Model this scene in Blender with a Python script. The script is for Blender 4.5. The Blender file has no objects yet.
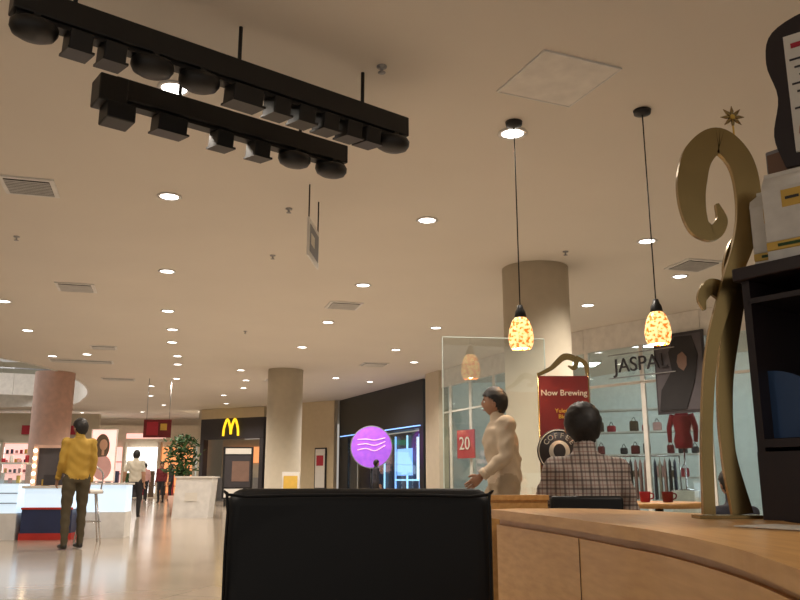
import bpy, bmesh, math, random
from mathutils import Matrix, Vector, Euler
random.seed(4)
V=Vector
sc=bpy.context.scene
sc.view_settings.view_transform='Standard'
sc.view_settings.look='None'

# ---------------------------------------------------------------- materials
def mat(name,col,rough=.6,metal=0,emit=None,es=0,var=.08,scale=6,alpha=1,trans=0,spec=None):
    m=bpy.data.materials.new(name); m.use_nodes=True
    nt=m.node_tree; b=nt.nodes['Principled BSDF']
    tc=nt.nodes.new('ShaderNodeTexCoord'); n=nt.nodes.new('ShaderNodeTexNoise')
    n.inputs['Scale'].default_value=scale; n.inputs['Detail'].default_value=3
    nt.links.new(tc.outputs['Object'],n.inputs['Vector'])
    r=nt.nodes.new('ShaderNodeValToRGB')
    r.color_ramp.elements[0].position=.3; r.color_ramp.elements[1].position=.7
    r.color_ramp.elements[0].color=[c*(1-var) for c in col]+[1]
    r.color_ramp.elements[1].color=[min(1,c*(1+var)) for c in col]+[1]
    nt.links.new(n.outputs['Fac'],r.inputs['Fac']); nt.links.new(r.outputs['Color'],b.inputs['Base Color'])
    b.inputs['Roughness'].default_value=rough; b.inputs['Metallic'].default_value=metal
    b.inputs['Alpha'].default_value=alpha; b.inputs['Transmission Weight'].default_value=trans
    if spec is not None: b.inputs['Specular IOR Level'].default_value=spec
    if emit:
        b.inputs['Emission Color'].default_value=list(emit)+[1]; b.inputs['Emission Strength'].default_value=es
    return m
def glassmat(name,tint,f=.12):
    m=bpy.data.materials.new(name); m.use_nodes=True; nt=m.node_tree; nt.nodes.clear()
    o=nt.nodes.new('ShaderNodeOutputMaterial'); mx=nt.nodes.new('ShaderNodeMixShader')
    t=nt.nodes.new('ShaderNodeBsdfTransparent'); g=nt.nodes.new('ShaderNodeBsdfGlossy')
    t.inputs[0].default_value=list(tint)+[1]; g.inputs['Roughness'].default_value=.02
    mx.inputs[0].default_value=f
    nt.links.new(t.outputs[0],mx.inputs[1]); nt.links.new(g.outputs[0],mx.inputs[2]); nt.links.new(mx.outputs[0],o.inputs[0])
    return m
def math_node(nt,op,a,b=None):
    n=nt.nodes.new('ShaderNodeMath'); n.operation=op
    for i,x in enumerate((a,b)):
        if x is None: continue
        if isinstance(x,(int,float)): n.inputs[i].default_value=x
        else: nt.links.new(x,n.inputs[i])
    return n.outputs[0]
def plaid():
    m=mat('plaid_cloth',(.47,.40,.35),.85,var=.04); nt=m.node_tree; b=nt.nodes['Principled BSDF']
    tc=nt.nodes.new('ShaderNodeTexCoord'); s=nt.nodes.new('ShaderNodeSeparateXYZ'); nt.links.new(tc.outputs['Object'],s.inputs[0])
    col=nt.nodes['Color Ramp'].outputs[0]
    def layer(col,axis,per,off,w,c,f):
        x=math_node(nt,'FRACT',math_node(nt,'ADD',math_node(nt,'DIVIDE',s.outputs[axis],per),off+10))
        g=math_node(nt,'MULTIPLY',math_node(nt,'LESS_THAN',x,w),f)
        mx=nt.nodes.new('ShaderNodeMix'); mx.data_type='RGBA'; nt.links.new(g,mx.inputs[0]); nt.links.new(col,mx.inputs[6])
        mx.inputs[7].default_value=list(c)+[1]; return mx.outputs[2]
    for ax in (0,2):
        col=layer(col,ax,.047,0,.24,(.07,.045,.045),.7)
        col=layer(col,ax,.047,.5,.12,(.2,.07,.07),.55)
    nt.links.new(col,b.inputs['Base Color']); return m
def woodmat(name,c1,c2,rough=.3):
    m=mat(name,c1,rough); nt=m.node_tree; b=nt.nodes['Principled BSDF']
    n=nt.nodes['Noise Texture']; mp=nt.nodes.new('ShaderNodeMapping'); mp.inputs['Scale'].default_value=(9,.8,9)
    tc=nt.nodes['Texture Coordinate']; nt.links.new(tc.outputs['Object'],mp.inputs[0]); nt.links.new(mp.outputs[0],n.inputs['Vector'])
    n.inputs['Scale'].default_value=5; n.inputs['Detail'].default_value=6
    r=nt.nodes['Color Ramp']; r.color_ramp.elements[0].color=list(c1)+[1]; r.color_ramp.elements[1].color=list(c2)+[1]
    return m
def tilemat():
    m=mat('polished_tile',(.6,.5,.38),.15); nt=m.node_tree; b=nt.nodes['Principled BSDF']
    tc=nt.nodes['Texture Coordinate']; mp=nt.nodes.new('ShaderNodeMapping'); mp.inputs['Rotation'].default_value=(0,0,.28)
    br=nt.nodes.new('ShaderNodeTexBrick'); br.offset=0; nt.links.new(tc.outputs['Object'],mp.inputs[0]); nt.links.new(mp.outputs[0],br.inputs['Vector'])
    br.inputs['Scale'].default_value=1; br.inputs['Brick Width'].default_value=.6; br.inputs['Row Height'].default_value=.6
    br.inputs['Mortar Size'].default_value=.006; br.inputs['Color1'].default_value=(.41,.34,.27,1); br.inputs['Color2'].default_value=(.34,.28,.22,1)
    br.inputs['Mortar'].default_value=(.22,.18,.14,1); nt.links.new(br.outputs['Color'],b.inputs['Base Color'])
    b.inputs['Specular IOR Level'].default_value=.55
    return m
def lampglass():
    m=mat('mottled_amber_glass',(.9,.5,.15),.25); nt=m.node_tree; b=nt.nodes['Principled BSDF']
    n=nt.nodes['Noise Texture']; n.inputs['Scale'].default_value=38; n.inputs['Detail'].default_value=2
    r=nt.nodes['Color Ramp']; r.color_ramp.elements[0].position=.40; r.color_ramp.elements[1].position=.54
    r.color_ramp.elements[0].color=(.85,.17,.015,1); r.color_ramp.elements[1].color=(1,.72,.30,1)
    nt.links.new(r.outputs[0],b.inputs['Emission Color']); b.inputs['Emission Strength'].default_value=1.35
    return m

M={}
def C(k,*a,**kw): M[k]=mat(k,*a,**kw)
C('ceiling_paint',(.74,.69,.615),.9,var=.02,scale=.7)
M['tile']=tilemat(); M['plaid']=plaid(); M['lampglass']=lampglass()
M['honey_wood']=woodmat('honey_wood',(.52,.265,.08),(.64,.36,.125),.36)
M['glass']=glassmat('clear_glass',(.93,.96,.95),.10); M['glass_edge']=mat('glass_edge',(.7,.8,.75),.2)
M['shop_glass']=glassmat('shop_glass',(.86,.90,.88),.15)
C('black_metal',(.008,.008,.009),.45); C('black_leather',(.006,.006,.007),.5,spec=.3); C('white_trim',(.76,.73,.68),.6)
C('cream_paint',(.60,.535,.42),.7,var=.03); C('beige_wall',(.60,.50,.33),.8,var=.03); C('pink_paint',(.74,.48,.39),.7)
C('bronze',(.33,.235,.10),.26,metal=.95); C('dark_cabinet',(.022,.015,.018),.35); C('blue_lacquer',(.03,.07,.17),.25)
C('chrome',(.6,.6,.62),.2,metal=1); C('steel',(.35,.35,.36),.35,metal=.8)
C('bulb_white',(1,1,1),.5,emit=(1,.95,.87),es=9); C('bulb_warm',(1,.9,.7),.5,emit=(1,.8,.5),es=7)
C('vent_dark',(.06,.055,.05),.8); C('white_plastic',(.75,.74,.72),.5); C('paper',(.75,.72,.66),.8,var=.03)
C('red_cloth',(.42,.03,.05),.8); C('maroon',(.17,.015,.02),.6); C('gold',(.7,.45,.08),.4); C('blue_glow',(.1,.2,.5),.4,emit=(.25,.5,1),es=1.6)
C('cyan_glow',(.3,.6,.9),.4,emit=(.4,.75,1),es=1.4); C('purple_glow',(.3,.08,.5),.4,emit=(.34,.10,.72),es=.8,var=.3)
C('white_glow',(.9,.9,.9),.5,emit=(1,.97,.93),es=1.7); C('pink_glow',(.9,.6,.55),.5,emit=(1,.55,.5),es=1.0); C('green_glow',(.1,.4,.15),.5,emit=(.2,.8,.35),es=.8)
C('orange_glow',(.8,.35,.15),.5,emit=(1,.4,.15),es=.9); C('yellow_glow',(1,.7,.05),.5,emit=(1,.62,.02),es=1.3); C('fill_panel_glow',(1,1,1),.5,emit=(.88,.97,1),es=13)
C('bluewhite_glow',(.7,.85,.95),.4,emit=(.65,.85,1),es=1.3); C('case_glow',(.45,.55,.6),.4,emit=(.7,.85,1),es=.8); C('sign_grey',(.25,.26,.3),.6)
C('skin',(.50,.28,.18),.6,var=.04); C('skin_dark',(.34,.18,.11),.6,var=.04); C('hair',(.012,.009,.008),.55,var=.5,scale=40); C('lip',(.35,.12,.1),.5)
C('eye_white',(.8,.8,.78),.3); C('eye_dark',(.02,.015,.01),.3); C('shoe',(.02,.018,.016),.5)
C('yellow_shirt',(.44,.27,.04),.8); C('olive_trousers',(.07,.055,.03),.85); C('cream_shirt',(.50,.40,.29),.85); C('white_shirt',(.58,.54,.45),.85)
C('dark_trousers',(.025,.023,.025),.85); C('khaki_trousers',(.36,.28,.19),.85); C('brown_trousers',(.12,.08,.05),.85); C('dark_shirt',(.04,.04,.055),.85); C('rose_shirt',(.6,.35,.33),.85)
C('leaf',(.03,.09,.02),.6,var=.5,scale=12); C('red_base',(.5,.03,.02),.5); C('navy',(.02,.03,.09),.4); C('print_dark',(.04,.035,.04),.6); C('print_mid',(.085,.075,.085),.6); C('print_skin',(.2,.12,.09),.6)
C('bag_foil',(.70,.68,.64),.4,var=.1,scale=15); C('shop_white_glow',(.68,.72,.70),.7,emit=(.78,.95,.92),es=.20)  # shop wall paint emits a little, standing in for interior light

# ---------------------------------------------------------------- builder
def cat(pts,n=6):
    P=[V(p) for p in pts]; out=[]
    for i in range(len(P)-1):
        p0=P[i-1] if i else P[0]*2-P[1]; p1=P[i]; p2=P[i+1]; p3=P[i+2] if i+2<len(P) else P[-1]*2-P[-2]
        for k in range(n):
            t=k/n; out.append(.5*((2*p1)+(p2-p0)*t+(2*p0-5*p1+4*p2-p3)*t*t+(3*p1-p0-3*p2+p3)*t**3))
    out.append(P[-1]); return out
class B:
    def __init__(s,name,loc=(0,0,0),yaw=0):
        s.name=name; s.bm=bmesh.new(); s.mats=[]; s.mw=Matrix.Translation(V(loc))@Matrix.Rotation(yaw,4,'Z')
    def mi(s,m):
        m=M[m] if isinstance(m,str) else m
        if m not in s.mats: s.mats.append(m)
        return s.mats.index(m)
    def merge(s,t,m,smooth=False,X=None):
        i=s.mi(m)
        if X is not None: bmesh.ops.transform(t,matrix=X,verts=t.verts)
        for f in t.faces: f.material_index=i; f.smooth=smooth
        me=bpy.data.meshes.new('t'); t.to_mesh(me); t.free(); s.bm.from_mesh(me); bpy.data.meshes.remove(me)
    def box(s,c,d,m,rz=0,rx=0,ry=0,bev=0,seg=2):
        t=bmesh.new(); bmesh.ops.create_cube(t,size=1); bmesh.ops.scale(t,vec=V(d),verts=t.verts)
        if bev: bmesh.ops.bevel(t,geom=t.edges[:],offset=bev,segments=seg,affect='EDGES',profile=.5)
        s.merge(t,m,bool(bev) and seg>2,Matrix.Translation(V(c))@Euler((rx,ry,rz)).to_matrix().to_4x4())
    def cyl(s,a,b,r,m,r2=None,seg=20):
        s.tube([a,b],[r,r if r2 is None else r2],m,seg)
    def tube(s,P,R,m,seg=14,side=None,smooth=True):
        P=[V(p) for p in P]; t=bmesh.new(); rings=[]; prev=None
        for i,p in enumerate(P):
            d=(P[min(i+1,len(P)-1)]-P[max(i-1,0)]).normalized()
            if side is not None: a=V(side)
            elif prev is not None: a=prev
            else: a=V((1,0,0)) if abs(d.x)<.9 else V((0,1,0))
            a=(a-d*a.dot(d)).normalized(); prev=a; b=d.cross(a)
            r=R[i] if isinstance(R,(list,tuple)) else R
            rx,ry=r if isinstance(r,(list,tuple)) else (r,r)
            rings.append([t.verts.new(p+a*rx*math.cos(2*math.pi*k/seg)+b*ry*math.sin(2*math.pi*k/seg)) for k in range(seg)])
        for i in range(len(P)-1):
            for k in range(seg):
                t.faces.new([rings[i][k],rings[i][(k+1)%seg],rings[i+1][(k+1)%seg],rings[i+1][k]])
        t.faces.new(rings[0][::-1]); t.faces.new(rings[-1])
        s.merge(t,m,smooth)
    def lathe(s,prof,c,m,seg=28,X=None,cap=True,smooth=True):
        t=bmesh.new(); rings=[]
        for r,z in prof: rings.append([t.verts.new((r*math.cos(2*math.pi*k/seg),r*math.sin(2*math.pi*k/seg),z)) for k in range(seg)])
        for i in range(len(prof)-1):
            for k in range(seg): t.faces.new([rings[i][k],rings[i][(k+1)%seg],rings[i+1][(k+1)%seg],rings[i+1][k]])
        if cap and prof[0][0]>1e-4: t.faces.new(rings[0][::-1])
        if cap and prof[-1][0]>1e-4: t.faces.new(rings[-1])
        s.merge(t,m,smooth,Matrix.Translation(V(c))@(X or Matrix()))
    def sph(s,c,r,m,seg=16,rot=None):
        t=bmesh.new(); bmesh.ops.create_uvsphere(t,u_segments=seg,v_segments=max(6,seg*3//4),radius=1)
        if not isinstance(r,(tuple,list)): r=(r,r,r)
        bmesh.ops.scale(t,vec=V(r),verts=t.verts)
        s.merge(t,m,True,Matrix.Translation(V(c))@(rot or Matrix()))
    def prism(s,poly,z0,z1,m,X=None):
        t=bmesh.new(); a=[t.verts.new((p[0],p[1],z0)) for p in poly]; b=[t.verts.new((p[0],p[1],z1)) for p in poly]; n=len(a)
        t.faces.new(a[::-1]); t.faces.new(b)
        for i in range(n): t.faces.new([a[i],a[(i+1)%n],b[(i+1)%n],b[i]])
        bmesh.ops.recalc_face_normals(t,faces=t.faces); s.merge(t,m,False,X)
    def plate(s,P,W,th,m,n=6,y=0):
        Q=cat([(p[0],y,p[1]) for p in P],n); k=len(P)-1; t=bmesh.new(); L=[]
        for i,q in enumerate(Q):
            u=i/n; j=min(int(u),k-1); w=W[j]+(W[j+1]-W[j])*(u-j)
            d=(Q[min(i+1,len(Q)-1)]-Q[max(i-1,0)]).normalized(); nn=V((-d.z,0,d.x))*w/2
            L.append([t.verts.new(q+nn+V((0,-th/2,0))),t.verts.new(q-nn+V((0,-th/2,0))),t.verts.new(q-nn+V((0,th/2,0))),t.verts.new(q+nn+V((0,th/2,0)))])
        for i in range(len(L)-1):
            for e in range(4): t.faces.new([L[i][e],L[i][(e+1)%4],L[i+1][(e+1)%4],L[i+1][e]])
        t.faces.new(L[0]); t.faces.new(L[-1][::-1]); bmesh.ops.recalc_face_normals(t,faces=t.faces); s.merge(t,m)
    def text(s,body,c,size,m,X=None,ext=.004):
        cu=bpy.data.curves.new('txt','FONT'); cu.body=body; cu.size=size; cu.extrude=ext; cu.align_x='CENTER'; cu.align_y='CENTER'
        o=bpy.data.objects.new('txt',cu); sc.collection.objects.link(o); dg=bpy.context.evaluated_depsgraph_get()
        me=bpy.data.meshes.new_from_object(o.evaluated_get(dg)); t=bmesh.new(); t.from_mesh(me)
        bpy.data.objects.remove(o); bpy.data.curves.remove(cu)
        s.merge(t,m,False,Matrix.Translation(V(c))@(X or Matrix())@Matrix.Rotation(math.pi/2,4,'X'))
    def done(s):
        me=bpy.data.meshes.new(s.name); s.bm.to_mesh(me); s.bm.free()
        for m in s.mats: me.materials.append(m)
        o=bpy.data.objects.new(s.name,me); o.matrix_world=s.mw; sc.collection.objects.link(o); return o

# ---------------------------------------------------------------- people
def head(b,c,yaw,tilt,skin,long=False,hs=1,hw=1):
    X=Matrix.Translation(V(c))@Matrix.Rotation(yaw,4,'Z')@Matrix.Rotation(tilt,4,'X')@Matrix.Scale(hs,4)
    t=bmesh.new(); bmesh.ops.create_uvsphere(t,u_segments=28,v_segments=22,radius=1)
    for v in t.verts:
        x,y,z=v.co
        w=1-.30*max(0,-z)**1.5
        if y>0 and z<.1: y*=1-.12*max(0,-z)
        if y>.5:
            y+=.17*math.exp(-((x/.14)**2+((z+.12)/.22)**2)) + .05*math.exp(-((x/.3)**2+((z+.55)/.12)**2))
            y-=.08*math.exp(-(((abs(x)-.36)/.16)**2+((z-.02)/.12)**2))
        v.co=(x*.077*w,y*.095,z*.118)
    b.merge(t,skin,True,X)
    for sx in (-1,1):
        def S(p,r,m): 
            tt=bmesh.new(); bmesh.ops.create_uvsphere(tt,u_segments=10,v_segments=8,radius=1); bmesh.ops.scale(tt,vec=V(r),verts=tt.verts)
            bmesh.ops.translate(tt,vec=V(p),verts=tt.verts); b.merge(tt,m,True,X)
        S((sx*.081*hw,.004,-.016),(.011,.018,.029),skin)
        S((sx*.029,.082,.004),(.013,.008,.008),'eye_white'); S((sx*.029,.088,.004),(.006,.005,.006),'eye_dark')
        S((sx*.029,.088,.024),(.017,.005,.004),'hair')
    S((0,.086,-.062),(.022,.008,.006),'lip')
    t=bmesh.new(); bmesh.ops.create_uvsphere(t,u_segments=40,v_segments=32,radius=1); dele=[]
    for v in t.verts:
        x,y,z=v.co
        lim=-.84 if y<-.25 else (-.84+(y+.25)*1.8 if y<.25 else .06+(y-.25)*.44)
        if long and y<.1: lim=-1
        if z<lim: dele.append(v)
        n=1+.03*math.sin(x*19+z*11)*math.sin(y*17-z*9)+.015*math.sin(x*47+y*39)
        tp=1-.10*max(0,-z); bx=math.copysign(abs(x)**.88,x)
        v.co=(bx*.092*n*tp*hw,y*.112*n*tp-.006,z*.130*n+.006)
    bmesh.ops.delete(t,geom=dele,context='VERTS'); b.merge(t,'hair',True,X)
    if long:
        t=bmesh.new(); bmesh.ops.create_uvsphere(t,u_segments=16,v_segments=12,radius=1); bmesh.ops.scale(t,vec=V((.085,.045,.17)),verts=t.verts)
        bmesh.ops.translate(t,vec=V((0,-.075,-.1)),verts=t.verts); b.merge(t,'hair',True,X)
def hand(b,w,d,th,skin,curl=.5):
    d=V(d).normalized(); th=V(th); th=(th-d*th.dot(d)).normalized(); n=d.cross(th).normalized(); w=V(w)
    b.tube([w-d*.015,w+d*.02,w+d*.06,w+d*.09],[(.026,.019),(.034,.017),(.041,.015),(.038,.011)],skin,12,side=th)
    for i,(o,L) in enumerate(((.029,.068),(.010,.078),(-.010,.072),(-.029,.056))):
        p=w+d*.085+th*o; P=[p]; a=curl*.35
        for k,f in enumerate((.45,.32,.23)):
            p=p+(d*math.cos(a)+n*math.sin(a))*L*f; P.append(p); a+=curl*.7
        b.tube(P,[.0095,.009,.0082,.0065],skin,8)
    p=w+d*.025+th*.03; q=p+(d*.7+th*.6+n*.2).normalized()*.035; r=q+(d*.9+th*.2+n*.35).normalized()*.03
    b.tube([p,q,r],[.013,.011,.008],skin,8)
ST=dict(pel=(0,0,.95),wai=(0,0,1.09),che=(0,0,1.28),nb=(0,-.01,1.45),hd=(0,.02,1.60),
 sL=(-.175,0,1.40),sR=(.175,0,1.40),eL=(-.225,-.02,1.12),eR=(.225,-.02,1.12),wL=(-.23,.06,.88),wR=(.23,.06,.88),
 hL=(-.09,0,.92),hR=(.09,0,.92),kL=(-.10,.02,.50),kR=(.10,.02,.50),aL=(-.10,-.02,.08),aR=(.10,-.02,.08))
def person(name,loc,yaw,pose={},top='white_shirt',bot='dark_trousers',skin='skin',scale=1,vox=.016,short=False,hy=0,ht=0,long=False,curl=.5,fat=1,hs=1,sl=1,hw=1):
    J={k:V(v) for k,v in {**ST,**pose}.items()}
    b=B('tmp'); up=(J['nb']-J['che']).normalized(); side=(J['sR']-J['sL']).normalized()
    dn=(J['pel']-J['wai']).normalized()
    f=fat
    b.tube([J['pel']+dn*.08,J['pel'],J['wai'],J['che'],J['che'].lerp(J['nb'],.55),J['che'].lerp(J['nb'],.82),J['nb'],J['nb'].lerp(J['hd'],.6)],
      [(.13*f,.10*f),(.165*f,.12*f),(.15*f,.112*f),(.172*f,.122*f),(.16*f,.10*f),(.115*f,.085),(.07,.07),(.055,.056)],'skin',20,side=side)
    bones=[(J['pel'],J['che'],.15,top),(J['che'],J['nb'],.13,top),(J['nb']+up*.03,J['hd'],.05,skin),(J['pel']+dn*.16,J['pel']+dn*.10,.16,bot)]
    for S in 'LR':
        s,e,w=J['s'+S],J['e'+S],J['w'+S]
        b.tube([J['che'].lerp(J['nb'],.72),s,s.lerp(e,.5),e,e.lerp(w,.4),w],[(.06,.055),.064*sl,.055*sl,.046*sl,.043*sl,.03*sl],'skin',12); b.sph(s,.063*sl,'skin')
        bones+= [(s,s.lerp(e,.75),.055,top),(s.lerp(e,.75),e,.05,skin if short else top),(e,w,.04,skin if short else top)]
        h,k,a=J['h'+S],J['k'+S],J['a'+S]
        b.tube([h,h.lerp(k,.5),k,k.lerp(a,.4),a],[.095*f,.083*f,.062,.06,.045],'skin',14); b.sph(k,.061,'skin')
        tr=a+V((0,.17,-.045)); hl=a+V((0,-.05,-.045))
        b.tube([hl,a+V((0,0,-.035)),a+V((0,.1,-.04)),tr],[(.034,.03),(.04,.042),(.046,.034),(.035,.022)],'skin',12,side=(1,0,0))
        bones+= [(h,k,.085,bot),(k,a,.055,bot),(a+V((0,-.04,-.045)),tr,.035,'shoe')]
    t=b.done(); t.data.materials.clear()
    r=t.modifiers.new('r','REMESH'); r.mode='VOXEL'; r.voxel_size=vox; r.use_smooth_shade=True
    sm=t.modifiers.new('s','SMOOTH'); sm.factor=.5; sm.iterations=4 if vox<.02 else 1
    dg=bpy.context.evaluated_depsgraph_get(); me=bpy.data.meshes.new_from_object(t.evaluated_get(dg)); bpy.data.objects.remove(t)
    o=B(name,loc,yaw); tb=bmesh.new(); tb.from_mesh(me)
    for v in tb.verts:   # soft cloth folds
        c=v.co
        if c.z<J['nb'].z-.02 and c.z>.15:
            v.co=c+v.normal*(.0045*math.sin(c.z*46+c.x*23+math.sin(c.y*31)*2))
    idx={k:o.mi(k) for k in sorted({top,bot,skin,'shoe'})}
    for fc in tb.faces:
        c=fc.calc_center_median(); best=1e9
        for a,bb,rr,mk in bones:
            ab=bb-a; u=max(0,min(1,(c-a).dot(ab)/ab.length_squared)); d=(c-a-ab*u).length-rr
            if d<best: best=d; bk=mk
        fc.material_index=idx[bk]; fc.smooth=True
    me2=bpy.data.meshes.new('t'); tb.to_mesh(me2); tb.free(); o.bm.from_mesh(me2)
    for S,sg in (('L',1),('R',-1)):
        d=(J['w'+S]-J['e'+S]).normalized(); hand(o,J['w'+S]+d*.01,d,V((0,1,.3)) if abs(d.y)<.8 else V((sg,0,.3)),skin,curl)
        if not short: o.tube([J['w'+S]-d*.05,J['w'+S]],[.036*sl,.035*sl],top,12)
    o.tube([J['nb']-up*.015,J['nb']+up*.035],[(.078,.074),(.062,.062)],top,16,side=side)
    head(o,J['hd'],hy,ht,skin,long,hs,hw)
    ob=o.done(); ob.scale=(scale,)*3; return ob

# ---------------------------------------------------------------- shell
ZC=4.0
edge=[(p.x,p.y) for p in cat([(-21,19.2,0),(-14,19.1,0),(-11.3,19.5,0),(-10.2,21,0),(-10.0,23.5,0),(-10.6,27,0),(-12.2,31,0),(-14.5,34,0),(-21,35.5,0)],6)]
b=B('ceiling')
b.prism([(-21,-3),(12,-3),(12,30),(4,46),(-21,46)]+edge[::-1],ZC,ZC+.35,'ceiling_paint')
b.done()
b=B('trim_1'); P=edge
for (x0,y0),(x1,y1) in zip(P[:-1],P[1:]):
    L=math.hypot(x1-x0,y1-y0); b.box(((x0+x1)/2,(y0+y1)/2,4.45),(L+.02,.08,.95),'white_trim',rz=math.atan2(y1-y0,x1-x0))
b.done()
b=B('floor'); b.prism([(-21,-3),(12,-3),(12,46),(-21,46)],-.1,0,'tile'); b.done()
b=B('wall_left'); b.box((-21.1,21.5,3.5),(.2,49,7),'cream_paint'); b.done()
b=B('wall_right'); b.box((9.75,4.0,2),(.2,14.0,4),'beige_wall'); b.done()
b=B('wall_back'); b.box((-14.6,42.2,3.5),(13,.2,7),'cream_paint'); b.done()

def seg(b,p0,p1,z0,z1,th,m,off=0):
    d=V((p1[0]-p0[0],p1[1]-p0[1],0)); L=d.length; d.normalize(); n=V((-d.y,d.x,0))*off
    b.box(((p0[0]+p1[0])/2+n.x,(p0[1]+p1[1])/2+n.y,(z0+z1)/2),(L,th,z1-z0),m,rz=math.atan2(d.y,d.x))
b=B('wall_corridor_right'); seg(b,(-2.55,32.1),(-5.55,34.3),0,4,.2,'beige_wall'); b.done()
b=B('wall_corridor_left'); seg(b,(-9.0,36.5),(-8.2,42.0),0,4,.2,'cream_paint'); b.done()

# clothing store front
F=[(9.5,11.4),(7.6,12.6),(5.6,14.6),(3.93,16.7),(2.9,19.1),(1.9,21.5),(.98,23.8)]
b=B('shop_front')
for i,(p,q) in enumerate(zip(F[:-1],F[1:])):
    seg(b,p,q,3.5,3.995,.14,'white_trim'); seg(b,p,q,0,.12,.12,'white_trim'); seg(b,p,q,.12,3.5,.015,'shop_glass'); seg(b,p,q,2.75,2.80,.06,'white_trim')
    for k in range(2):
        x=p[0]+(q[0]-p[0])*k/2; y=p[1]+(q[1]-p[1])*k/2; b.box((x,y,1.8),(.08,.08,3.4),'white_trim',rz=.9)
seg(b,(1.25,23.1),(.9,24.0),0,3.995,.3,'cream_paint')
b.done()
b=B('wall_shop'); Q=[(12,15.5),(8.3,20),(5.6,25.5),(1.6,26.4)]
for p,q in zip(Q[:-1],Q[1:]): seg(b,p,q,0,4,.15,'shop_white_glow')
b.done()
for x,y in ((7.8,15.8),(6,18.3),(4.6,21.6)):
    b=B('shop_fill_panel',(x,y,3.97)); b.box((0,0,0),(1.5,.7,.04),'fill_panel_glow'); b.box((0,0,.01),(1.6,.8,.03),'white_trim'); b.done()  # glowing panels added to brighten the shop interior
b=B('shop_name_sign',(4.66,15.42,3.10),-.9); b.text('JASPAL',(0,0,0),.40,'print_dark',ext=.012); b.box((0,.02,-.22),(1.5,.02,.02),'steel'); b.box((0,.02,.24),(1.5,.02,.02),'steel'); b.done()
b=B('discount_sign',(1.75,21.5,1.83),-1.0); b.box((0,0,0),(.75,.03,.74),'red_cloth'); b.text('20',(-.03,-.03,0),.48,'paper'); b.done()
b=B('window_poster',(5.22,14.83,2.85),-.9)
XX=Matrix.Rotation(math.pi/2,4,'X')
b.box((0,0,0),(1.05,.03,1.5),'print_dark'); b.box((0,-.02,0),(.97,.01,1.4),'print_mid')
b.prism([(-.46,-.68),(.1,-.68),(.3,-.2),(.40,.3),(.3,.66),(-.05,.68),(-.2,.4),(-.15,.05),(-.4,-.3)],0,.012,'dark_trousers',Matrix.Translation((0,-.03,0))@XX)
b.prism([(.0,.1),(.1,.02),(.17,.12),(.18,.28),(.1,.38),(0,.33),(-.03,.2)],0,.006,'print_skin',Matrix.Translation((0,-.043,0))@XX)
b.done()
def rack(x,y,yaw,cols):
    b=B('garment_rack',(x,y,0),yaw)
    for s in (-.8,.8):
        b.cyl((s,0,.03),(s,0,1.4),.015,'chrome'); b.box((s,0,.02),(.05,.5,.03),'chrome')
    b.cyl((-.8,0,1.4),(.8,0,1.4),.015,'chrome')
    for i in range(15):
        xx=-.7+i*.1; m=random.choice(cols); b.tube([(xx,0,1.33),(xx,0,1.25),(xx,0,.9),(xx,0,.5)],[(.01,.04),(.03,.21),(.035,.2),(.04,.24)],m,10,side=(1,0,0)); b.cyl((xx,0,1.33),(xx,0,1.41),.004,'chrome',seg=6)
    b.done()
rack(5.15,17.5,-.35,['rose_shirt','dark_shirt','white_shirt','red_cloth','navy']); rack(3.9,20.4,-.9,['white_shirt','cream_shirt','rose_shirt'])
b=B('display_shelf',(6.05,19.9,0),-.5)
for z in (.4,.95,1.5,2.05,2.6): b.box((0,0,z),(2.6,.4,.04),'white_trim')
for s in (-1.3,0,1.3): b.box((s,0,1.32),(.04,.4,2.6),'white_trim')
for i in range(9):
  for lv in (0,1,2):
    if (i*5+lv*3)%4==0: continue
    z=(1.07,1.62,2.17)[lv]; x=-1.12+.28*i; mm=['brown_trousers','dark_shirt','red_cloth','maroon','rose_shirt','print_dark'][(i*2+lv*3)%6]
    h=.16+.05*((i+lv)%3); b.box((x,-.02,z-.1+h/2),(.16+.04*(i%2),.18,h),mm,bev=.04,seg=3); b.tube(cat([(x-.06,-.02,z-.12+h),(x,-.02,z-.01+h),(x+.06,-.02,z-.12+h)],4),.008,'dark_shirt',6)
b.done()
b=B('mannequin',(5.5,15.75,0),2.6)
b.box((0,0,.35),(.5,.4,.7),'white_plastic',bev=.01)
b.lathe([(.2,.7),(.2,.72),(.02,.74),(.015,1.5)],(0,0,0),'chrome')
b.tube([(0,0,1.5),(0,0,1.65),(0,0,1.8),(0,0,2.05),(0,0,2.17),(0,0,2.25)],[(.16,.12),(.18,.13),(.14,.1),(.19,.12),(.12,.07),(.045,.045)],'red_cloth',18,side=(1,0,0))
for s in (-1,1): b.tube([(s*.17,0,2.15),(s*.25,0,1.9),(s*.24,.05,1.62)],[.06,.05,.04],'red_cloth')
b.sph((0,0,2.37),(.075,.09,.12),'white_plastic'); b.done()

# dark boutique
p0,p1=V((.72,24.95,0)),V((-2.4,32,0)); d=(p1-p0); L=d.length; yaw=math.atan2(-d.y,-d.x); mid=(p0+p1)/2
b=B('boutique_front',mid,yaw)   # local x runs toward p0, local -y faces mall
b.box((0,.2,3.24),(L,.4,1.5),'black_metal'); b.box((0,.9,1.25),(L,.2,2.5),'navy'); b.box((-L/2+.5,.2,1.25),(1.0,.4,2.5),'black_metal')
b.box((L/2-.15,.2,1.25),(.3,.4,2.5),'black_metal'); b.box((0,.15,.05),(L,.3,.1),'black_metal'); b.box((.3,.05,1.3),(L-1.4,.015,2.4),'glass')
for i in range(6): b.box((-2+i*1.0,.75,1.3),(.05,.05,2.2),'cyan_glow' if i%2 else 'blue_glow')
b.box((2.5,.7,1.6),(1.2,.04,1.4),'bluewhite_glow'); b.box((.9,.7,1.5),(1.2,.04,.9),'blue_glow'); b.box((1.6,.66,.9),(2.6,.1,.05),'cyan_glow'); b.box((0,-.02,2.56),(L-.4,.04,.03),'blue_glow')
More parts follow.
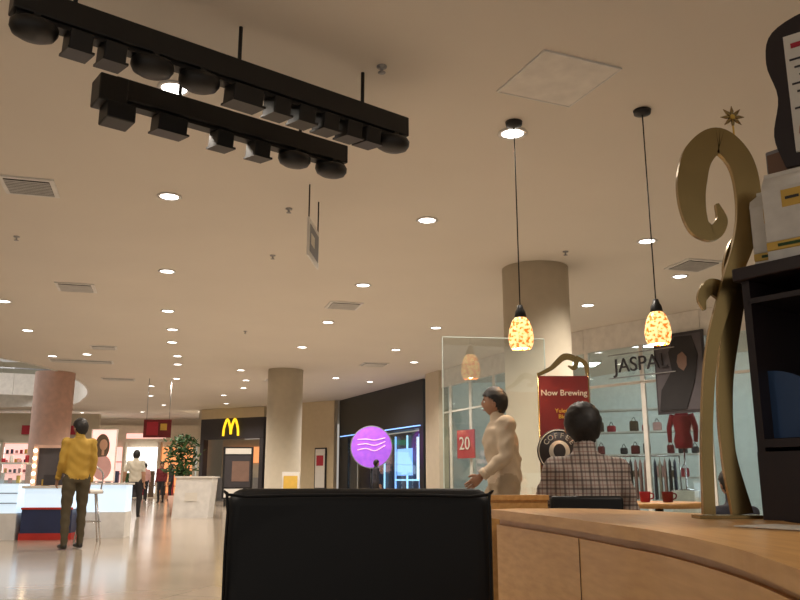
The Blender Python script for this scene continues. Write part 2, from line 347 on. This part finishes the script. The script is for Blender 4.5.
b.done()
b=B('round_illuminated_sign',(-.93,26.5,1.95),.0)
X=Matrix.Rotation(math.pi/2,4,'X')
b.lathe([(.66,-.05),(.66,.05)],(0,0,0),'purple_glow',48,X,smooth=False); b.lathe([(.655,-.055),(.685,-.055),(.685,.06),(.655,.06)],(0,0,0),'sign_grey',48,X,cap=False,smooth=False)
for k in range(3): b.tube(cat([(-.45,-.06,-.1+.17*k),(-.17,-.06,.15*k-.05),(.12,-.06,-.12+.17*k),(.45,-.06,.05+.12*k)],6),.012,'pink_glow',6)
b.cyl((0,.08,-1.95),(0,.08,-.6),.03,'black_metal'); b.lathe([(.3,-1.95),(.3,-1.92),(.04,-1.9)],(0,.05,0),'black_metal'); b.done()
b=B('framed_notice',(-3.15,32.35,1.35),-.64); b.box((0,0,0),(.6,.05,1.6),'black_metal'); b.box((0,-.03,0),(.5,.02,1.5),'paper'); b.box((0,-.045,.3),(.36,.01,.4),'red_cloth'); b.done()

# fast food front
p0,p1=V((-5.8,34.6,0)),V((-8.9,36.3,0)); d=p1-p0; L=d.length; yaw=math.atan2(-d.y,-d.x); mid=(p0+p1)/2
b=B('restaurant_front',mid,yaw)
b.box((0,.1,3.1),(L,.3,.9),'print_dark'); b.box((0,.1,3.77),(L,.3,.44),'beige_wall'); b.box((0,1.5,1.35),(L,.1,2.7),'cream_paint')
for s in (-1,1): b.box((s*(L/2-.1),.1,1.35),(.2,.3,2.7),'print_dark')
b.box((0,1.4,2.0),(L-.8,.05,.7),'orange_glow'); b.box((0,.9,.5),(L-1,.5,1.0),'steel')
for s in (-1,1): b.tube(cat([(s*.42,-.1,2.78),(s*.38,-.1,3.15),(s*.21,-.1,3.5),(s*.04,-.1,3.15),(0,-.1,2.85)],6),.05,'yellow_glow',8)
b.done()
b=B('menu_display',(-5.75,29,0),.1); b.box((0,0,1.15),(1.05,.1,1.8),'black_metal'); b.box((0,-.06,1.9),(.9,.02,.2),'paper'); b.box((0,-.06,1.2),(.9,.02,1.1),'print_dark'); b.box((.1,-.075,1.2),(.6,.01,.7),'print_skin'); b.box((0,-.06,.45),(.9,.02,.3),'paper')
for s in (-.4,.4): b.box((s,0,.13),(.06,.4,.26),'black_metal')
b.done()

# far shops
b=B('far_shop_front',(-14.6,41.7,0))
b.box((0,0,3.3),(12,.3,.7),'cream_paint'); b.box((-1.5,-.2,3.1),(3,.06,.28),'green_glow'); b.box((1.6,-.2,3.1),(2,.06,.25),'pink_glow')
for x,w,m in ((-4.8,2.2,'white_glow'),(-2.4,2,'bluewhite_glow'),(-.4,1.6,'pink_glow'),(1.4,1.6,'white_glow'),(3.2,1.6,'orange_glow'),(5,1.5,'bluewhite_glow')):
    b.box((x,.1,1.4),(w,.1,2.3),m); 
    for k in range(4): b.box((x-w/2+.2+k*w/4,-.1,.7),(.22,.2,1.1+.2*(k%2)),random.choice(['red_cloth','navy','print_dark','leaf','brown_trousers','white_plastic']))
    for k in range(3): b.box((x,-.02,.6+.6*k),(w,.12,.04),'print_mid')
    b.box((x+w/2+.1,0,1.4),(.15,.3,2.8),'cream_paint')
b.done()
b=B('left_shop_front',(-17.2,36.4,0),.1)
b.box((0,.2,3.2),(7,.3,1.3),'cream_paint')
for i in range(5):
    b.box((-2.7+i*1.35,.3,1.7),(1.15,.05,1.6),'white_glow' if i%2 else 'pink_glow'); b.box((-2.7+i*1.35,.1,.45),(1.15,.3,.9),'white_plastic'); b.box((-2.0+i*1.35,.15,1.35),(.12,.2,2.7),'cream_paint')
    for k in range(3):
        b.box((-2.7+i*1.35,.15,1.2+.42*k),(1.1,.2,.03),'white_plastic')
        for j in range(5): b.box((-3.1+i*1.35+j*.2,.15,1.30+.42*k),(.09,.1,.12+.05*((i+j+k)%3)),['red_cloth','navy','gold','rose_shirt','print_mid'][(i+j*2+k)%5])
b.box((1.5,-.05,3.1),(2.6,.08,.4),'red_cloth'); b.done()
b=B('balcony')
arc=[V((-20.8+9*math.sin(a),40-9*math.cos(a)*.8,0)) for a in [i*.13 for i in range(13)]]
for p,q in zip(arc[:-1],arc[1:]): seg(b,p,q,4.4,5.3,.2,'white_trim'); seg(b,p,q,5.5,5.56,.06,'steel'); seg(b,p,q,5.3,5.5,.02,'glass')
b.done()
for x,y in ((-17,25),(-15,29)):
    l=bpy.data.lights.new('atrium_fill','AREA'); l.energy=180; l.size=1.2; l.color=(1,.95,.9); o=bpy.data.objects.new('atrium_fill',l); o.location=(x,y,6.9); sc.collection.objects.link(o)  # unseen area lights that brighten the atrium, no fixture modelled
b=B('hanging_banner',(-7.5,25,0)); b.box((0,0,2.45),(.85,.04,.55),'maroon'); b.box((-.15,-.03,2.45),(.35,.01,.4),'red_cloth'); b.box((.2,-.03,2.5),(.2,.01,.2),'gold')
for s in (-.35,.35): b.cyl((s,0,2.72),(s,0,4),.01,'steel',seg=8)
b.done()

# columns
def column(x,y,r,m):
    b=B('column',(x,y,0)); b.lathe([(r+.04,0),(r+.04,.15),(r,.17),(r,3.998)],(0,0,0),m,48); b.done()
column(2.03,11.65,.49,'cream_paint'); column(-3.3,23.0,.5,'cream_paint'); column(-10.2,23.6,.55,'pink_paint')

# ---------------------------------------------------------------- ceiling equipment
dls=[(1.03,6.81),(-2.58,8.48),(.33,9.32),(-3.54,11.77),(3.28,10.2),(-.6,12.66),(4.36,12.08),(-7.03,13.86),(-4.36,14.7),(-1.45,15.8),(3.41,14.2),(.75,16.4),(-2.34,18.9),(-4.8,16.6),(-5.25,18.2),(.38,21.4),(-5.7,20.3),(-.1,19.3),(-7.9,16.7),(-1.83,5.95),
(-.97,25.8),(-4.6,23.0),(-7.9,20),(-6.1,21.8),(-8.9,20.3),(-4.9,25.4),(-7,25),(-2.0,24.8),(-5.4,27.6),(-8.4,27),(-3.8,29),(-6.6,30),(-9.4,30.2),(-7.2,33.3),(-10,34),(-9.3,37.5),(-12,37.5),(-15,38),(-5.6,8.6),(3,2.5),(-3,1.5)]
nospot={13,16,21,24,31}
me=None
for i,(x,y) in enumerate(dls):
    if me is None:
        b=B('recessed_downlight',(x,y,ZC)); b.lathe([(.13,.0),(.135,-.012),(.105,-.014),(.10,-.004)],(0,0,0),'white_plastic'); b.lathe([(0,-.006),(.1,-.006),(.1,-.004)],(0,0,0),'bulb_white'); me=b.done().data
    else:
        o=bpy.data.objects.new('recessed_downlight',me); o.location=(x,y,ZC); sc.collection.objects.link(o)
sp=bpy.data.lights.new('downlight_beam','SPOT'); sp.energy=240; sp.spot_size=math.radians(140); sp.spot_blend=.7; sp.color=(1,.885,.755); sp.shadow_soft_size=.08
for i,(x,y) in enumerate(dls):
    if i in nospot: continue
    o=bpy.data.objects.new('downlight_beam',sp); o.location=(x,y,3.93); sc.collection.objects.link(o)
def vent(x,y,sx,sy,rz=.28):
    b=B('air_vent',(x,y,ZC),rz); b.box((0,0,-.01),(sx,sy,.02),'white_plastic'); b.box((0,0,-.022),(sx-.1,sy-.1,.01),'vent_dark')
    n=max(3,int((sy-.1)/.05))
    for k in range(n): b.box((0,-(sy-.1)/2+(k+.5)*(sy-.1)/n,-.03),(sx-.1,.014,.012),'white_plastic',rx=.5)
    b.done()
for v in ((-4.0,8.16,.55,.55),(-5.33,12.8,.6,.6),(-1.02,14.2,.6,.6),(4.33,11.4,.6,.6),(-.71,21.8,.7,.6),(-7.08,18.9,.6,.5),(-8.5,21.2,1.6,.5),(-8.86,25.1,1,.5),(-3.8,25.4,1,.5)): vent(*v)
b=B('ceiling_access_panel',(1.25,5.81,ZC),.40); b.box((0,0,-.006),(.68,.68,.012),'white_trim')
for s in (-1,1): b.box((s*.345,0,-.008),(.014,.70,.016),'white_plastic'); b.box((0,s*.345,-.008),(.70,.014,.016),'white_plastic')
b.done()
for x,y in ((-.14,5.6),(-1.3,8.9),(2.3,10.7),(-1.8,10.9),(-5,10),(2.0,14.5),(-3.3,16.8)):
    b=B('sprinkler_head',(x,y,ZC)); b.lathe([(.04,0),(.04,-.01),(.012,-.015),(.012,-.05),(.03,-.052),(.03,-.056),(0,-.058)],(0,0,0),'steel',14); b.done()
b=B('hanging_sign',(-.95,8.4,0),1.50); b.box((0,0,3.42),(.62,.02,.42),'white_plastic')
for sy in (-1,1): b.box((0,sy*.013,3.42),(.5,.004,.3),'sign_grey'); b.box((.1*sy,sy*.016,3.42),(.2,.004,.12),'paper')
for s in (-.28,.28): b.cyl((s,0,3.63),(s,0,4),.008,'black_metal',seg=8)
b.done()

def lightbar(p0,p1,fix,rods,extra=False):
    p0=V((p0[0],p0[1],0)); p1=V((p1[0],p1[1],0)); d=p1-p0; L=d.length; b=B('stage_light_bar',p0,math.atan2(d.y,d.x))
    b.box((L/2,0,3.635),(L,.14,.16),'black_metal',bev=.008); b.box((L/2,0,3.54),(L-.05,.09,.03),'black_metal')
    for r in rods: b.cyl((r*L,0,3.7),(r*L,0,3.998),.014,'black_metal',seg=10)
    if extra:
        b.box((-.03,-.03,3.58),(.2,.2,.2),'black_metal',bev=.01); b.box((.03,-.05,3.42),(.2,.2,.13),'black_metal',bev=.01)
    for f,k in fix:
        x=f*L
        if k=='r':
            b.lathe([(.03,.0),(.115,-.005),(.135,-.03),(.135,-.065),(.115,-.10),(.07,-.12),(0,-.125)],(x,-.03,3.53),'black_metal',26,Matrix.Rotation(.2,4,'X'))
            b.box((x,0,3.52),(.04,.16,.06),'black_metal')
        else:
            w=.135 if k=='b' else .22
            b.box((x,-.03,3.46),(w,.18,.12),'black_metal',rx=.15,bev=.01); b.box((x,-.03,3.395),(w+.02,.20,.015),'black_metal',rx=.15); b.box((x,0,3.53),(.05,.06,.06),'black_metal')
    b.done()
lightbar((-2.26,4.16),(.03,5.95),[(.045,'r'),(.13,'b'),(.2,'b'),(.29,'r'),(.40,'r'),(.51,'B'),(.60,'b'),(.67,'b'),(.74,'b'),(.81,'b'),(.87,'b'),(.955,'r')],(.12,.5,.86))
lightbar((-2.06,5.27),(-.49,6.5),[(.21,'B'),(.42,'b'),(.58,'b'),(.75,'r'),(.93,'r')],(.25,.78),True)

for x,y in ((1.01,6.58),(2.08,6.35)):
    b=B('pendant_lamp',(x,y,0))
    b.lathe([(0,3.998),(.075,3.998),(.07,3.965),(.02,3.95),(.0,3.95)][::-1],(0,0,0),'black_metal'); b.cyl((0,0,2.3),(0,0,3.96),.0055,'black_metal',seg=8)
    b.lathe([(.0,2.34),(.02,2.335),(.03,2.3),(.042,2.28),(.05,2.24),(.045,2.22)],(0,0,0),'black_metal')
    b.lathe([(.04,2.235),(.07,2.20),(.095,2.13),(.105,2.06),(.098,2.0),(.082,1.965),(.078,1.965),(.09,2.0),(.09,2.1)],(0,0,0),'lampglass',32)
    b.sph((0,0,2.05),.035,'bulb_warm'); b.done()
    l=bpy.data.lights.new('pendant_glow','POINT'); l.energy=12; l.color=(1,.7,.4); l.shadow_soft_size=.03; o=bpy.data.objects.new('pendant_glow',l); o.location=(x,y,2.0); sc.collection.objects.link(o)

# ---------------------------------------------------------------- near cafe furniture
b=B('cafe_chair',(-.082,1.68,0))
b.box((0,0,.64),(.53,.13,.485),'black_leather',rx=-.03,bev=.035,seg=5); b.box((0,-.27,.42),(.52,.52,.12),'black_leather',bev=.03,seg=4)
b.tube(cat([(-.255,-.055,.42),(-.255,-.062,.84),(-.22,-.062,.868),(.22,-.062,.868),(.255,-.062,.84),(.255,-.055,.42)],4),.003,'black_leather',6)
for sx in (-1,1):
    for sy in (-.48,.0): b.cyl((sx*.22,sy,.38),(sx*.235,sy+(-.02 if sy else .03),0),.022,'black_metal',r2=.015)
b.done()

fr=cat([(.44,4.02,0),(.50,3.75,0),(.61,3.2,0),(.68,2.7,0),(.725,2.3,0),(.70,1.71,0),(.555,1.0,0),(.34,.5,0)],8)
bk=cat([(.60,4.2,0),(1.0,4.12,0),(1.26,3.6,0),(1.42,3.12,0),(1.33,2.85,0),(1.30,2.4,0),(1.28,1.7,0),(1.2,1.2,0),(1.0,.4,0)],8)
b=B('curved_counter')
b.prism([(p.x,p.y) for p in fr]+[(p.x,p.y) for p in bk[::-1]],.72,.76,'honey_wood')
for off,z0,z1 in ((.03,.1,.69),(.045,.0,.1),(.045,.69,.72)):
    inn=[]; out=[]
    for i,p in enumerate(fr):
        d=(fr[min(i+1,len(fr)-1)]-fr[max(i-1,0)]).normalized(); n=V((-d.y,d.x,0)); out.append(p+n*off); inn.append(p+n*(off+.05))
    b.prism([(p.x,p.y) for p in out]+[(p.x,p.y) for p in inn[::-1]],z0,z1,'honey_wood')
for i in (18,44):   # fine panel joints on the curved front
    p=fr[i]; d=(fr[i+1]-fr[i-1]).normalized(); n=V((-d.y,d.x,0)); c=p+n*.029
    b.box((c.x,c.y,.395),(.003,.003,.59),'brown_trousers',rz=math.atan2(d.y,d.x))
b.box((.60,4.26,.40),(.32,.05,.8),'honey_wood',rz=.15); b.box((.60,4.26,.812),(.33,.07,.025),'honey_wood',rz=.15)
b.prism([(.6,4.1),(.95,4.04),(1.15,3.55),(1.2,3.2),(1.0,3.5),(.75,3.95)],0,.72,'dark_cabinet')
b.done()
b=B('paper_sheet',(1.17,2.45,.762),.5); b.prism([(-.1,-.14),(.1,-.14),(.1,.14),(-.1,.14)],0,.003,'paper'); b.done()

# ornamental bronze panel
b=B('scroll_panel',(0,3.08,0))
k=.9935
A=[(1.150,.775),(1.168,1.087),(1.215,1.397),(1.300,1.638),(1.385,1.846),(1.415,2.016),(1.395,2.17),(1.315,2.258),(1.23,2.20),(1.192,2.09),(1.185,1.98),(1.205,1.89),(1.26,1.865),(1.298,1.915),(1.285,1.985)]
b.plate([(x*k,z) for x,z in A],[.045,.042,.045,.06,.085,.10,.105,.11,.12,.12,.105,.085,.065,.045,.012],.024,'bronze',12,y=-.016)
A=[(1.49,1.80),(1.44,1.875),(1.385,1.84),(1.345,1.74),(1.332,1.598),(1.268,1.278),(1.255,1.01),(1.288,.775)]
b.plate([(x*k,z) for x,z in A],[.012,.045,.075,.085,.080,.058,.052,.078],.024,'bronze',10,y=.016)
A=[(1.31,1.63),(1.255,1.655),(1.215,1.61),(1.22,1.56)]
b.plate([(x*k,z) for x,z in A],[.08,.065,.04,.01],.02,'bronze',8,y=.04)
b.box((1.22,0,.767),(.24,.09,.012),'bronze')
b.done()
b=B('star_ornament',(1.375,3.064,2.32))
for q in range(8):
    a=q*math.pi/4; b.tube([(0,0,.045),(.025*math.cos(a),0,.045+.025*math.sin(a)),(.05*math.cos(a),0,.045+.05*math.sin(a))],[.005,.008,.001],'bronze',8)
b.sph((0,0,.045),.012,'gold',10); b.cyl((0,0,-.08),(0,0,.04),.004,'gold',seg=8); b.done()

# merchandise shelving: local +x toward camera/right, local +y away right
yaw=math.atan2(-.8,.6); OX,OY=1.30,2.97
b=B('merchandise_shelf',(OX,OY,0),yaw)
b.box((.6,.43,.83),(1.2,.03,1.62),'dark_cabinet'); b.box((.015,.22,.82),(.03,.42,1.64),'dark_cabinet'); b.box((1.2,.22,.82),(.03,.42,1.64),'dark_cabinet')
b.box((.6,.21,1.665),(1.24,.46,.05),'dark_cabinet',bev=.006); b.box((.6,.21,1.03),(1.17,.40,.03),'dark_cabinet'); b.box((.6,.02,.5),(1.2,.03,1.0),'dark_cabinet'); b.box((.6,.21,1.56),(1.17,.40,.02),'dark_cabinet')
t=[(.03,1.05)]+[(.03+.24*math.sin(a),1.05+.25*math.cos(a)) for a in [i*.13 for i in range(13)]]
b.prism(t,-.01,.01,'blue_lacquer',Matrix.Translation((0,.09,0))@Matrix.Rotation(math.pi/2,4,'X'))
b.done()
S=Matrix.Translation((OX,OY,0))@Matrix.Rotation(yaw,4,'Z')
def bag(lx,ly,z,w,h,dp,r):
    p=S@V((lx,ly,z)); b=B('coffee_bag',p,yaw+r)
    # block-bottom bag: squared section, folded top
    for z0,z1,ww,dd,m in ((0,.14,1,1,'bag_foil'),(.14,.23,1.01,1.02,'gold'),(.23,.80,1,1,'bag_foil')):
        b.box((0,0,h*(z0+z1)/2),(w*ww,dp*dd,h*(z1-z0)),m,bev=.004)
    b.tube([(0,0,h*.78),(0,0,h*.88),(0,0,h*.93)],[(w*.66,dp*.66),(w*.66,dp*.42),(w*.66,dp*.2)],'bag_foil',4,side=(1,1,0) if False else (1,0,0),smooth=False) if False else None
    t=bmesh.new(); vs=[]
    for zz,dd in ((.79,.5),(.88,.34),(.96,.12)):
        vs.append([t.verts.new((sx*w*.5,sy*dp*dd,h*zz)) for sx,sy in ((-1,-1),(1,-1),(1,1),(-1,1))])
    for i in range(2):
        for e in range(4): t.faces.new([vs[i][e],vs[i][(e+1)%4],vs[i+1][(e+1)%4],vs[i+1][e]])
    t.faces.new(vs[2]); b.merge(t,'bag_foil'); b.box((0,0,h*.97),(w*.99,dp*.3,h*.05),'bag_foil',bev=.004)
    b.box((w*.16,-dp*.505,h*.66),(w*.46,.004,h*.18),'gold'); b.box((w*.16,-dp*.51,h*.66),(w*.3,.004,h*.03),'print_dark'); b.box((0,-dp*.515,h*.185),(w*.5,.004,h*.03),'leaf')
    b.done()
bag(.05,.18,1.69,.12,.34,.10,.2); bag(.175,.10,1.69,.165,.37,.11,.15); bag(.37,.10,1.69,.16,.36,.11,0); bag(.55,.10,1.69,.15,.36,.11,0); bag(.74,.10,1.69,.15,.35,.11,0); bag(.245,.20,1.045,.13,.29,.1,.1)
p=S@V((.10,.32,1.69)); b=B('gift_box',p,yaw); b.box((0,0,.27),(.17,.12,.54),'sign_grey',bev=.008); b.box((0,-.062,.27),(.15,.004,.50),'print_skin'); b.done()
p=S@V((.29,.25,1.69)); b=B('framed_menu_board',p,yaw+.25)
w=cat([(-.17,0,.42),(-.20,0,.56),(-.17,0,.72),(-.20,0,.88),(-.165,0,1.01),(0,0,1.06),(.165,0,1.01),(.20,0,.88),(.17,0,.72),(.20,0,.56),(.17,0,.42)],5)
b.prism([(q.x,q.z) for q in w],-.018,.018,'dark_cabinet',Matrix.Rotation(math.pi/2,4,'X')); b.box((.01,-.022,.72),(.27,.01,.50),'paper'); b.box((0,-.029,.92),(.2,.004,.02),'red_cloth')
for q in range(7): b.box((-.01,-.029,.86-.035*q),(.2-.03*(q%3),.004,.007),'print_dark')
b.tube([(-.04+.06*math.cos(a),-.029,.55+.06*math.sin(a)) for a in [i*.4 for i in range(17)]],.005,'red_cloth',6)
b.cyl((0,0,0),(0,0,.46),.012,'black_metal'); b.box((0,0,.01),(.12,.08,.02),'black_metal'); b.done()

# cafe mid-ground
b=B('glass_partition',(.9,7.6,0),.12); b.box((0,0,1.13),(1.0,.014,2.2),'glass')
for s in (-.5,.5): b.box((s,0,1.13),(.008,.018,2.2),'glass_edge')
b.box((0,0,2.235),(1.0,.018,.008),'glass_edge')
for s in (-.35,.35): b.box((s,0,.05),(.08,.1,.1),'chrome')
b.done()
b=B('promotion_banner',(1.43,7.0,0))
b.box((0,0,1.38),(.43,.02,.82),'maroon'); 
for s in (-.22,.22): b.cyl((s,0,.02),(s,0,1.82),.008,'bronze',seg=10)
b.box((0,0,.02),(.5,.25,.03),'bronze'); b.plate([(-.22,1.80),(-.1,1.86),(.02,1.96),(.12,1.93),(.1,1.86),(.05,1.88)],[.03,.04,.06,.05,.04,.01],.02,'bronze'); b.plate([(.22,1.80),(.2,1.9),(.12,1.96)],[.03,.04,.03],.02,'bronze',y=.003)
b.text('Now Brewing',(0,-.015,1.64),.072,'paper'); b.text('Yuletide\nBlend',(0,-.015,1.46),.05,'gold'); b.tube([(-.12,-.015,1.2),(0,-.015,1.28),(.12,-.015,1.2)],.006,'gold',6)
b.done()
b=B('round_logo_sign',(1.30,6.65,0)); X=Matrix.Rotation(math.pi/2,4,'X')
b.lathe([(0,0),(.18,0),(.18,.015),(0,.015)],(0,0,1.13),'print_dark',36,X); b.lathe([(.165,.0),(.165,.02),(.172,.02),(.172,.0)],(0,0,1.13),'paper',36,X,cap=False); b.lathe([(0,0),(.085,0),(.085,.022),(0,.022)],(0,0,1.13),'paper',30,X)
for i,ch in enumerate('COFFEE'):
    a=math.radians(55-22*i); b.text(ch,(-.125*math.sin(a),-.02,1.13+.125*math.cos(a)),.06,'paper',Matrix.Rotation(-a,4,'Y'))
b.sph((0,-.022,1.13),(.05,.004,.06),'print_dark')
b.cyl((0,.0,.0),(0,.0,1.0),.012,'black_metal'); b.lathe([(.15,0),(.15,.015),(.02,.03)],(0,0,0),'black_metal'); b.done()
b=B('cafe_table',(1.93,6.15,0)); b.lathe([(0,.70),(.33,.70),(.34,.715),(.34,.735),(.33,.74),(0,.74)],(0,0,0),'honey_wood',36); b.lathe([(.24,0),(.24,.015),(.035,.04),(.03,.70)],(0,0,0),'black_metal'); b.done()
for x,y,m in ((1.80,6.05,'red_cloth'),(1.95,6.0,'maroon')):
    b=B('coffee_cup',(x,y,.742)); b.lathe([(.025,0),(.035,.002),(.04,.07),(.042,.075),(.038,.075),(.03,.01),(0,.008)],(0,0,0),m,20); b.tube(cat([(.038,0,.065),(.062,0,.055),(.058,0,.03),(.034,0,.02)],4),.005,m,8); b.done()

# seated man's chair
b=B('cafe_armchair',(1.02,4.72,0)); b.box((0,-.22,.575),(.40,.05,.48),'black_leather',rx=-.04,bev=.022,seg=4); b.box((0,.08,.40),(.48,.5,.1),'black_leather',bev=.03,seg=4)
for sx in (-1,1):
    for sy in (-.16,.3): b.cyl((sx*.2,sy,.38),(sx*.21,sy,0),.02,'black_metal')
b.done()
SIT=dict(pel=(0,0,.56),wai=(0,.02,.68),che=(0,.05,.85),nb=(0,.05,1.06),hd=(0,.085,1.215),sL=(-.185,.05,.965),sR=(.185,.05,.965),eL=(-.26,.12,.73),eR=(.26,.12,.73),wL=(-.16,.36,.73),wR=(.16,.36,.73),
 hL=(-.09,.02,.54),hR=(.09,.02,.54),kL=(-.12,.46,.52),kR=(.12,.46,.52),aL=(-.12,.44,.08),aR=(.12,.44,.08))
person('seated_man',(1.08,4.72,0),-.08,SIT,'plaid','dark_trousers',vox=.012,ht=-.12,fat=1.12,hs=1.04,sl=1.08,hw=1.16)
person('seated_customer',(2.13,5.2,0),.3,SIT,'dark_shirt','dark_trousers',vox=.016,scale=.72)
person('walking_man',(.84,6.6,0),1.6,dict(hL=(-.09,0,.92),kR=(.10,.2,.52),aR=(.10,.28,.1),kL=(-.1,-.02,.5),aL=(-.1,-.26,.1),eL=(-.25,.02,1.14),wL=(-.22,.22,.98),eR=(.25,-.14,1.12),wR=(.25,.0,.92),nb=(0,.04,1.45),hd=(0,.07,1.6),che=(0,.03,1.28)),'cream_shirt','khaki_trousers','skin_dark',scale=.95,hy=-.1,fat=1.25,sl=1.35,hs=1.04)
person('standing_man',(-4.38,11.1,0),.75,dict(eL=(-.21,.0,1.13),wL=(-.19,.16,.92),eR=(.21,-.03,1.13),wR=(.2,.03,.88),kR=(.12,.04,.5),aR=(.14,.06,.08)),'yellow_shirt','olive_trousers','skin_dark',hy=.3,ht=-.15,sl=1.1)
person('strolling_man',(-6.5,20.1,0),.1,dict(kR=(.1,.14,.51),aR=(.1,.16,.08),kL=(-.1,0,.5),aL=(-.1,-.2,.12),eL=(-.26,-.02,1.12),wL=(-.3,.1,.9)),'white_shirt','dark_trousers',scale=.94,short=True,vox=.02)
person('passer_by',(-.75,25.5,0),-1.2,dict(eL=(-.24,.08,1.14),wL=(-.1,.2,1.3)),'dark_shirt','dark_trousers',scale=.88,vox=.022)
for x,y,t,yw in ((-10.9,35,'rose_shirt',.3),(-10.2,36.5,'dark_shirt',2),(-11.9,38,'navy',.5),(-9.6,33,'maroon',3)):
    person('shopper',(x,y,0),yw,{},t,'dark_trousers',vox=.03,scale=.93)

# ---------------------------------------------------------------- kiosk area
b=B('cosmetics_kiosk',(-5.5,13.1,0),.12)
b.box((0,0,.05),(.78,.62,.10),'red_base'); b.box((0,0,.28),(.75,.6,.36),'navy'); b.box((0,0,.62),(.72,.58,.32),'case_glow'); b.box((0,0,.79),(.8,.64,.04),'white_trim'); b.box((0,-.305,.47),(.77,.02,.03),'red_base')
b.box((-.08,.1,1.12),(.5,.05,.6),'print_mid')
for s in (-.35,.2):
    b.box((s,.05,1.12),(.07,.08,.62),'pink_paint')
    for q in range(5): b.sph((s,-.01,.88+q*.12),.028,'bulb_warm',10)
b.box((-.08,.06,1.43),(.6,.08,.05),'pink_paint'); b.box((.02,-.1,.9),(.3,.2,.16),'print_dark'); b.box((-.12,-.1,.86),(.1,.1,.1),'gold')
b.box((-.95,0,.2),(1.0,.6,.4),'white_plastic'); b.box((-.95,0,.62),(.98,.58,.44),'case_glow'); b.box((-.95,0,1.0),(1.0,.6,.3),'glass'); b.box((-.95,0,1.16),(1.02,.62,.02),'white_trim')
for z in (.55,.7): b.box((-.95,-.3,z),(.98,.01,.015),'steel')
for q in range(8):
    b.cyl((-1.38+q*.12,-.1,.85),(-1.38+q*.12,-.1,.93+.04*(q%3)),.03,['red_cloth','white_plastic','rose_shirt','gold'][q%4])
    b.cyl((-1.34+q*.12,.1,1.17),(-1.34+q*.12,.1,1.24+.05*(q%2)),.03,['rose_shirt','red_cloth','white_plastic'][q%3])
b.box((.75,.3,.2),(.7,.5,.4),'white_plastic'); b.box((.75,.3,.61),(.68,.48,.42),'case_glow'); b.box((.75,.3,.84),(.74,.54,.03),'white_trim')
b.box((.62,.35,1.3),(.42,.04,.86),'white_trim'); b.box((.62,.325,1.3),(.38,.01,.82),'pink_glow')
b.sph((.60,.318,1.44),(.12,.003,.21),'brown_trousers'); b.sph((.62,.315,1.47),(.065,.003,.09),'skin'); b.box((.62,.316,1.35),(.04,.004,.1),'skin'); b.sph((.62,.318,1.1),(.15,.004,.2),'rose_shirt')
b.done()
b=B('bar_stool',(-4.62,12.3,0),.5)
b.lathe([(0,.70),(.17,.70),(.18,.73),(.16,.76),(0,.77)],(0,0,0),'white_plastic')
for q in range(4):
    a=q*math.pi/2+.78; b.cyl((.1*math.cos(a),.1*math.sin(a),.71),(.23*math.cos(a),.23*math.sin(a),0),.012,'chrome',seg=8)
b.tube([( .17*math.cos(a),.17*math.sin(a),.3) for a in [i*math.pi/8 for i in range(17)]],.009,'chrome',6)
b.tube(cat([(-.15,.1,.72),(-.17,.15,1.0),(0,.19,1.12),(.17,.15,1.0),(.15,.1,.72)],5),.012,'chrome',8); b.done()
b=B('information_podium',(-5.05,20.2,0)); 
t=[(-.45,0),(.42,0),(.5,.95),(-.38,.95)]
b.prism(t,-.3,.3,'white_plastic',Matrix.Rotation(math.pi/2,4,'X')); b.box((.06,0,.97),(.95,.66,.04),'white_trim'); b.box((0,-.31,.5),(.3,.01,.2),'paper'); b.done()
b=B('potted_tree',(-5.75,21.5,0)); b.lathe([(0,0),(.22,0),(.3,.5),(.27,.5),(.25,.45),(0,.45)],(0,0,0),'pink_paint'); b.tube(cat([(0,0,.4),(.03,0,.9),(-.02,.02,1.4)],4),.03,'brown_trousers')
for i in range(420):
    a=random.uniform(0,6.28); r=random.uniform(.05,.6)*random.uniform(.5,1); z=1.5+random.uniform(-.55,.6)*(1-r*.6)
    b.box((r*math.cos(a),r*math.sin(a),z),(.13,.05,.006),'leaf',rz=random.uniform(0,6.28),rx=random.uniform(-1,1),ry=random.uniform(-1,1))
b.done()
b=B('sandwich_board',(-2.72,20.4,0),.1)
for s in (-1,1): b.box((0,s*.12,.55),(.42,.03,1.1),'white_plastic',rx=s*.12); b.box((0,s*.14,.75),(.34,.03,.5),'gold' if s<0 else 'paper',rx=s*.12)
b.done()

# ---------------------------------------------------------------- world & camera
w=bpy.data.worlds.new('world'); sc.world=w; w.use_nodes=True; w.node_tree.nodes['Background'].inputs[0].default_value=(1,.92,.82,1); w.node_tree.nodes['Background'].inputs[1].default_value=.42
cam=bpy.data.cameras.new('camera'); cam.lens=36; cam.sensor_width=36; cam.clip_end=200; cam.clip_start=.05
o=bpy.data.objects.new('camera',cam); o.location=(0,0,.9); o.rotation_euler=(math.radians(90+12.68),0,0); sc.collection.objects.link(o); sc.camera=o
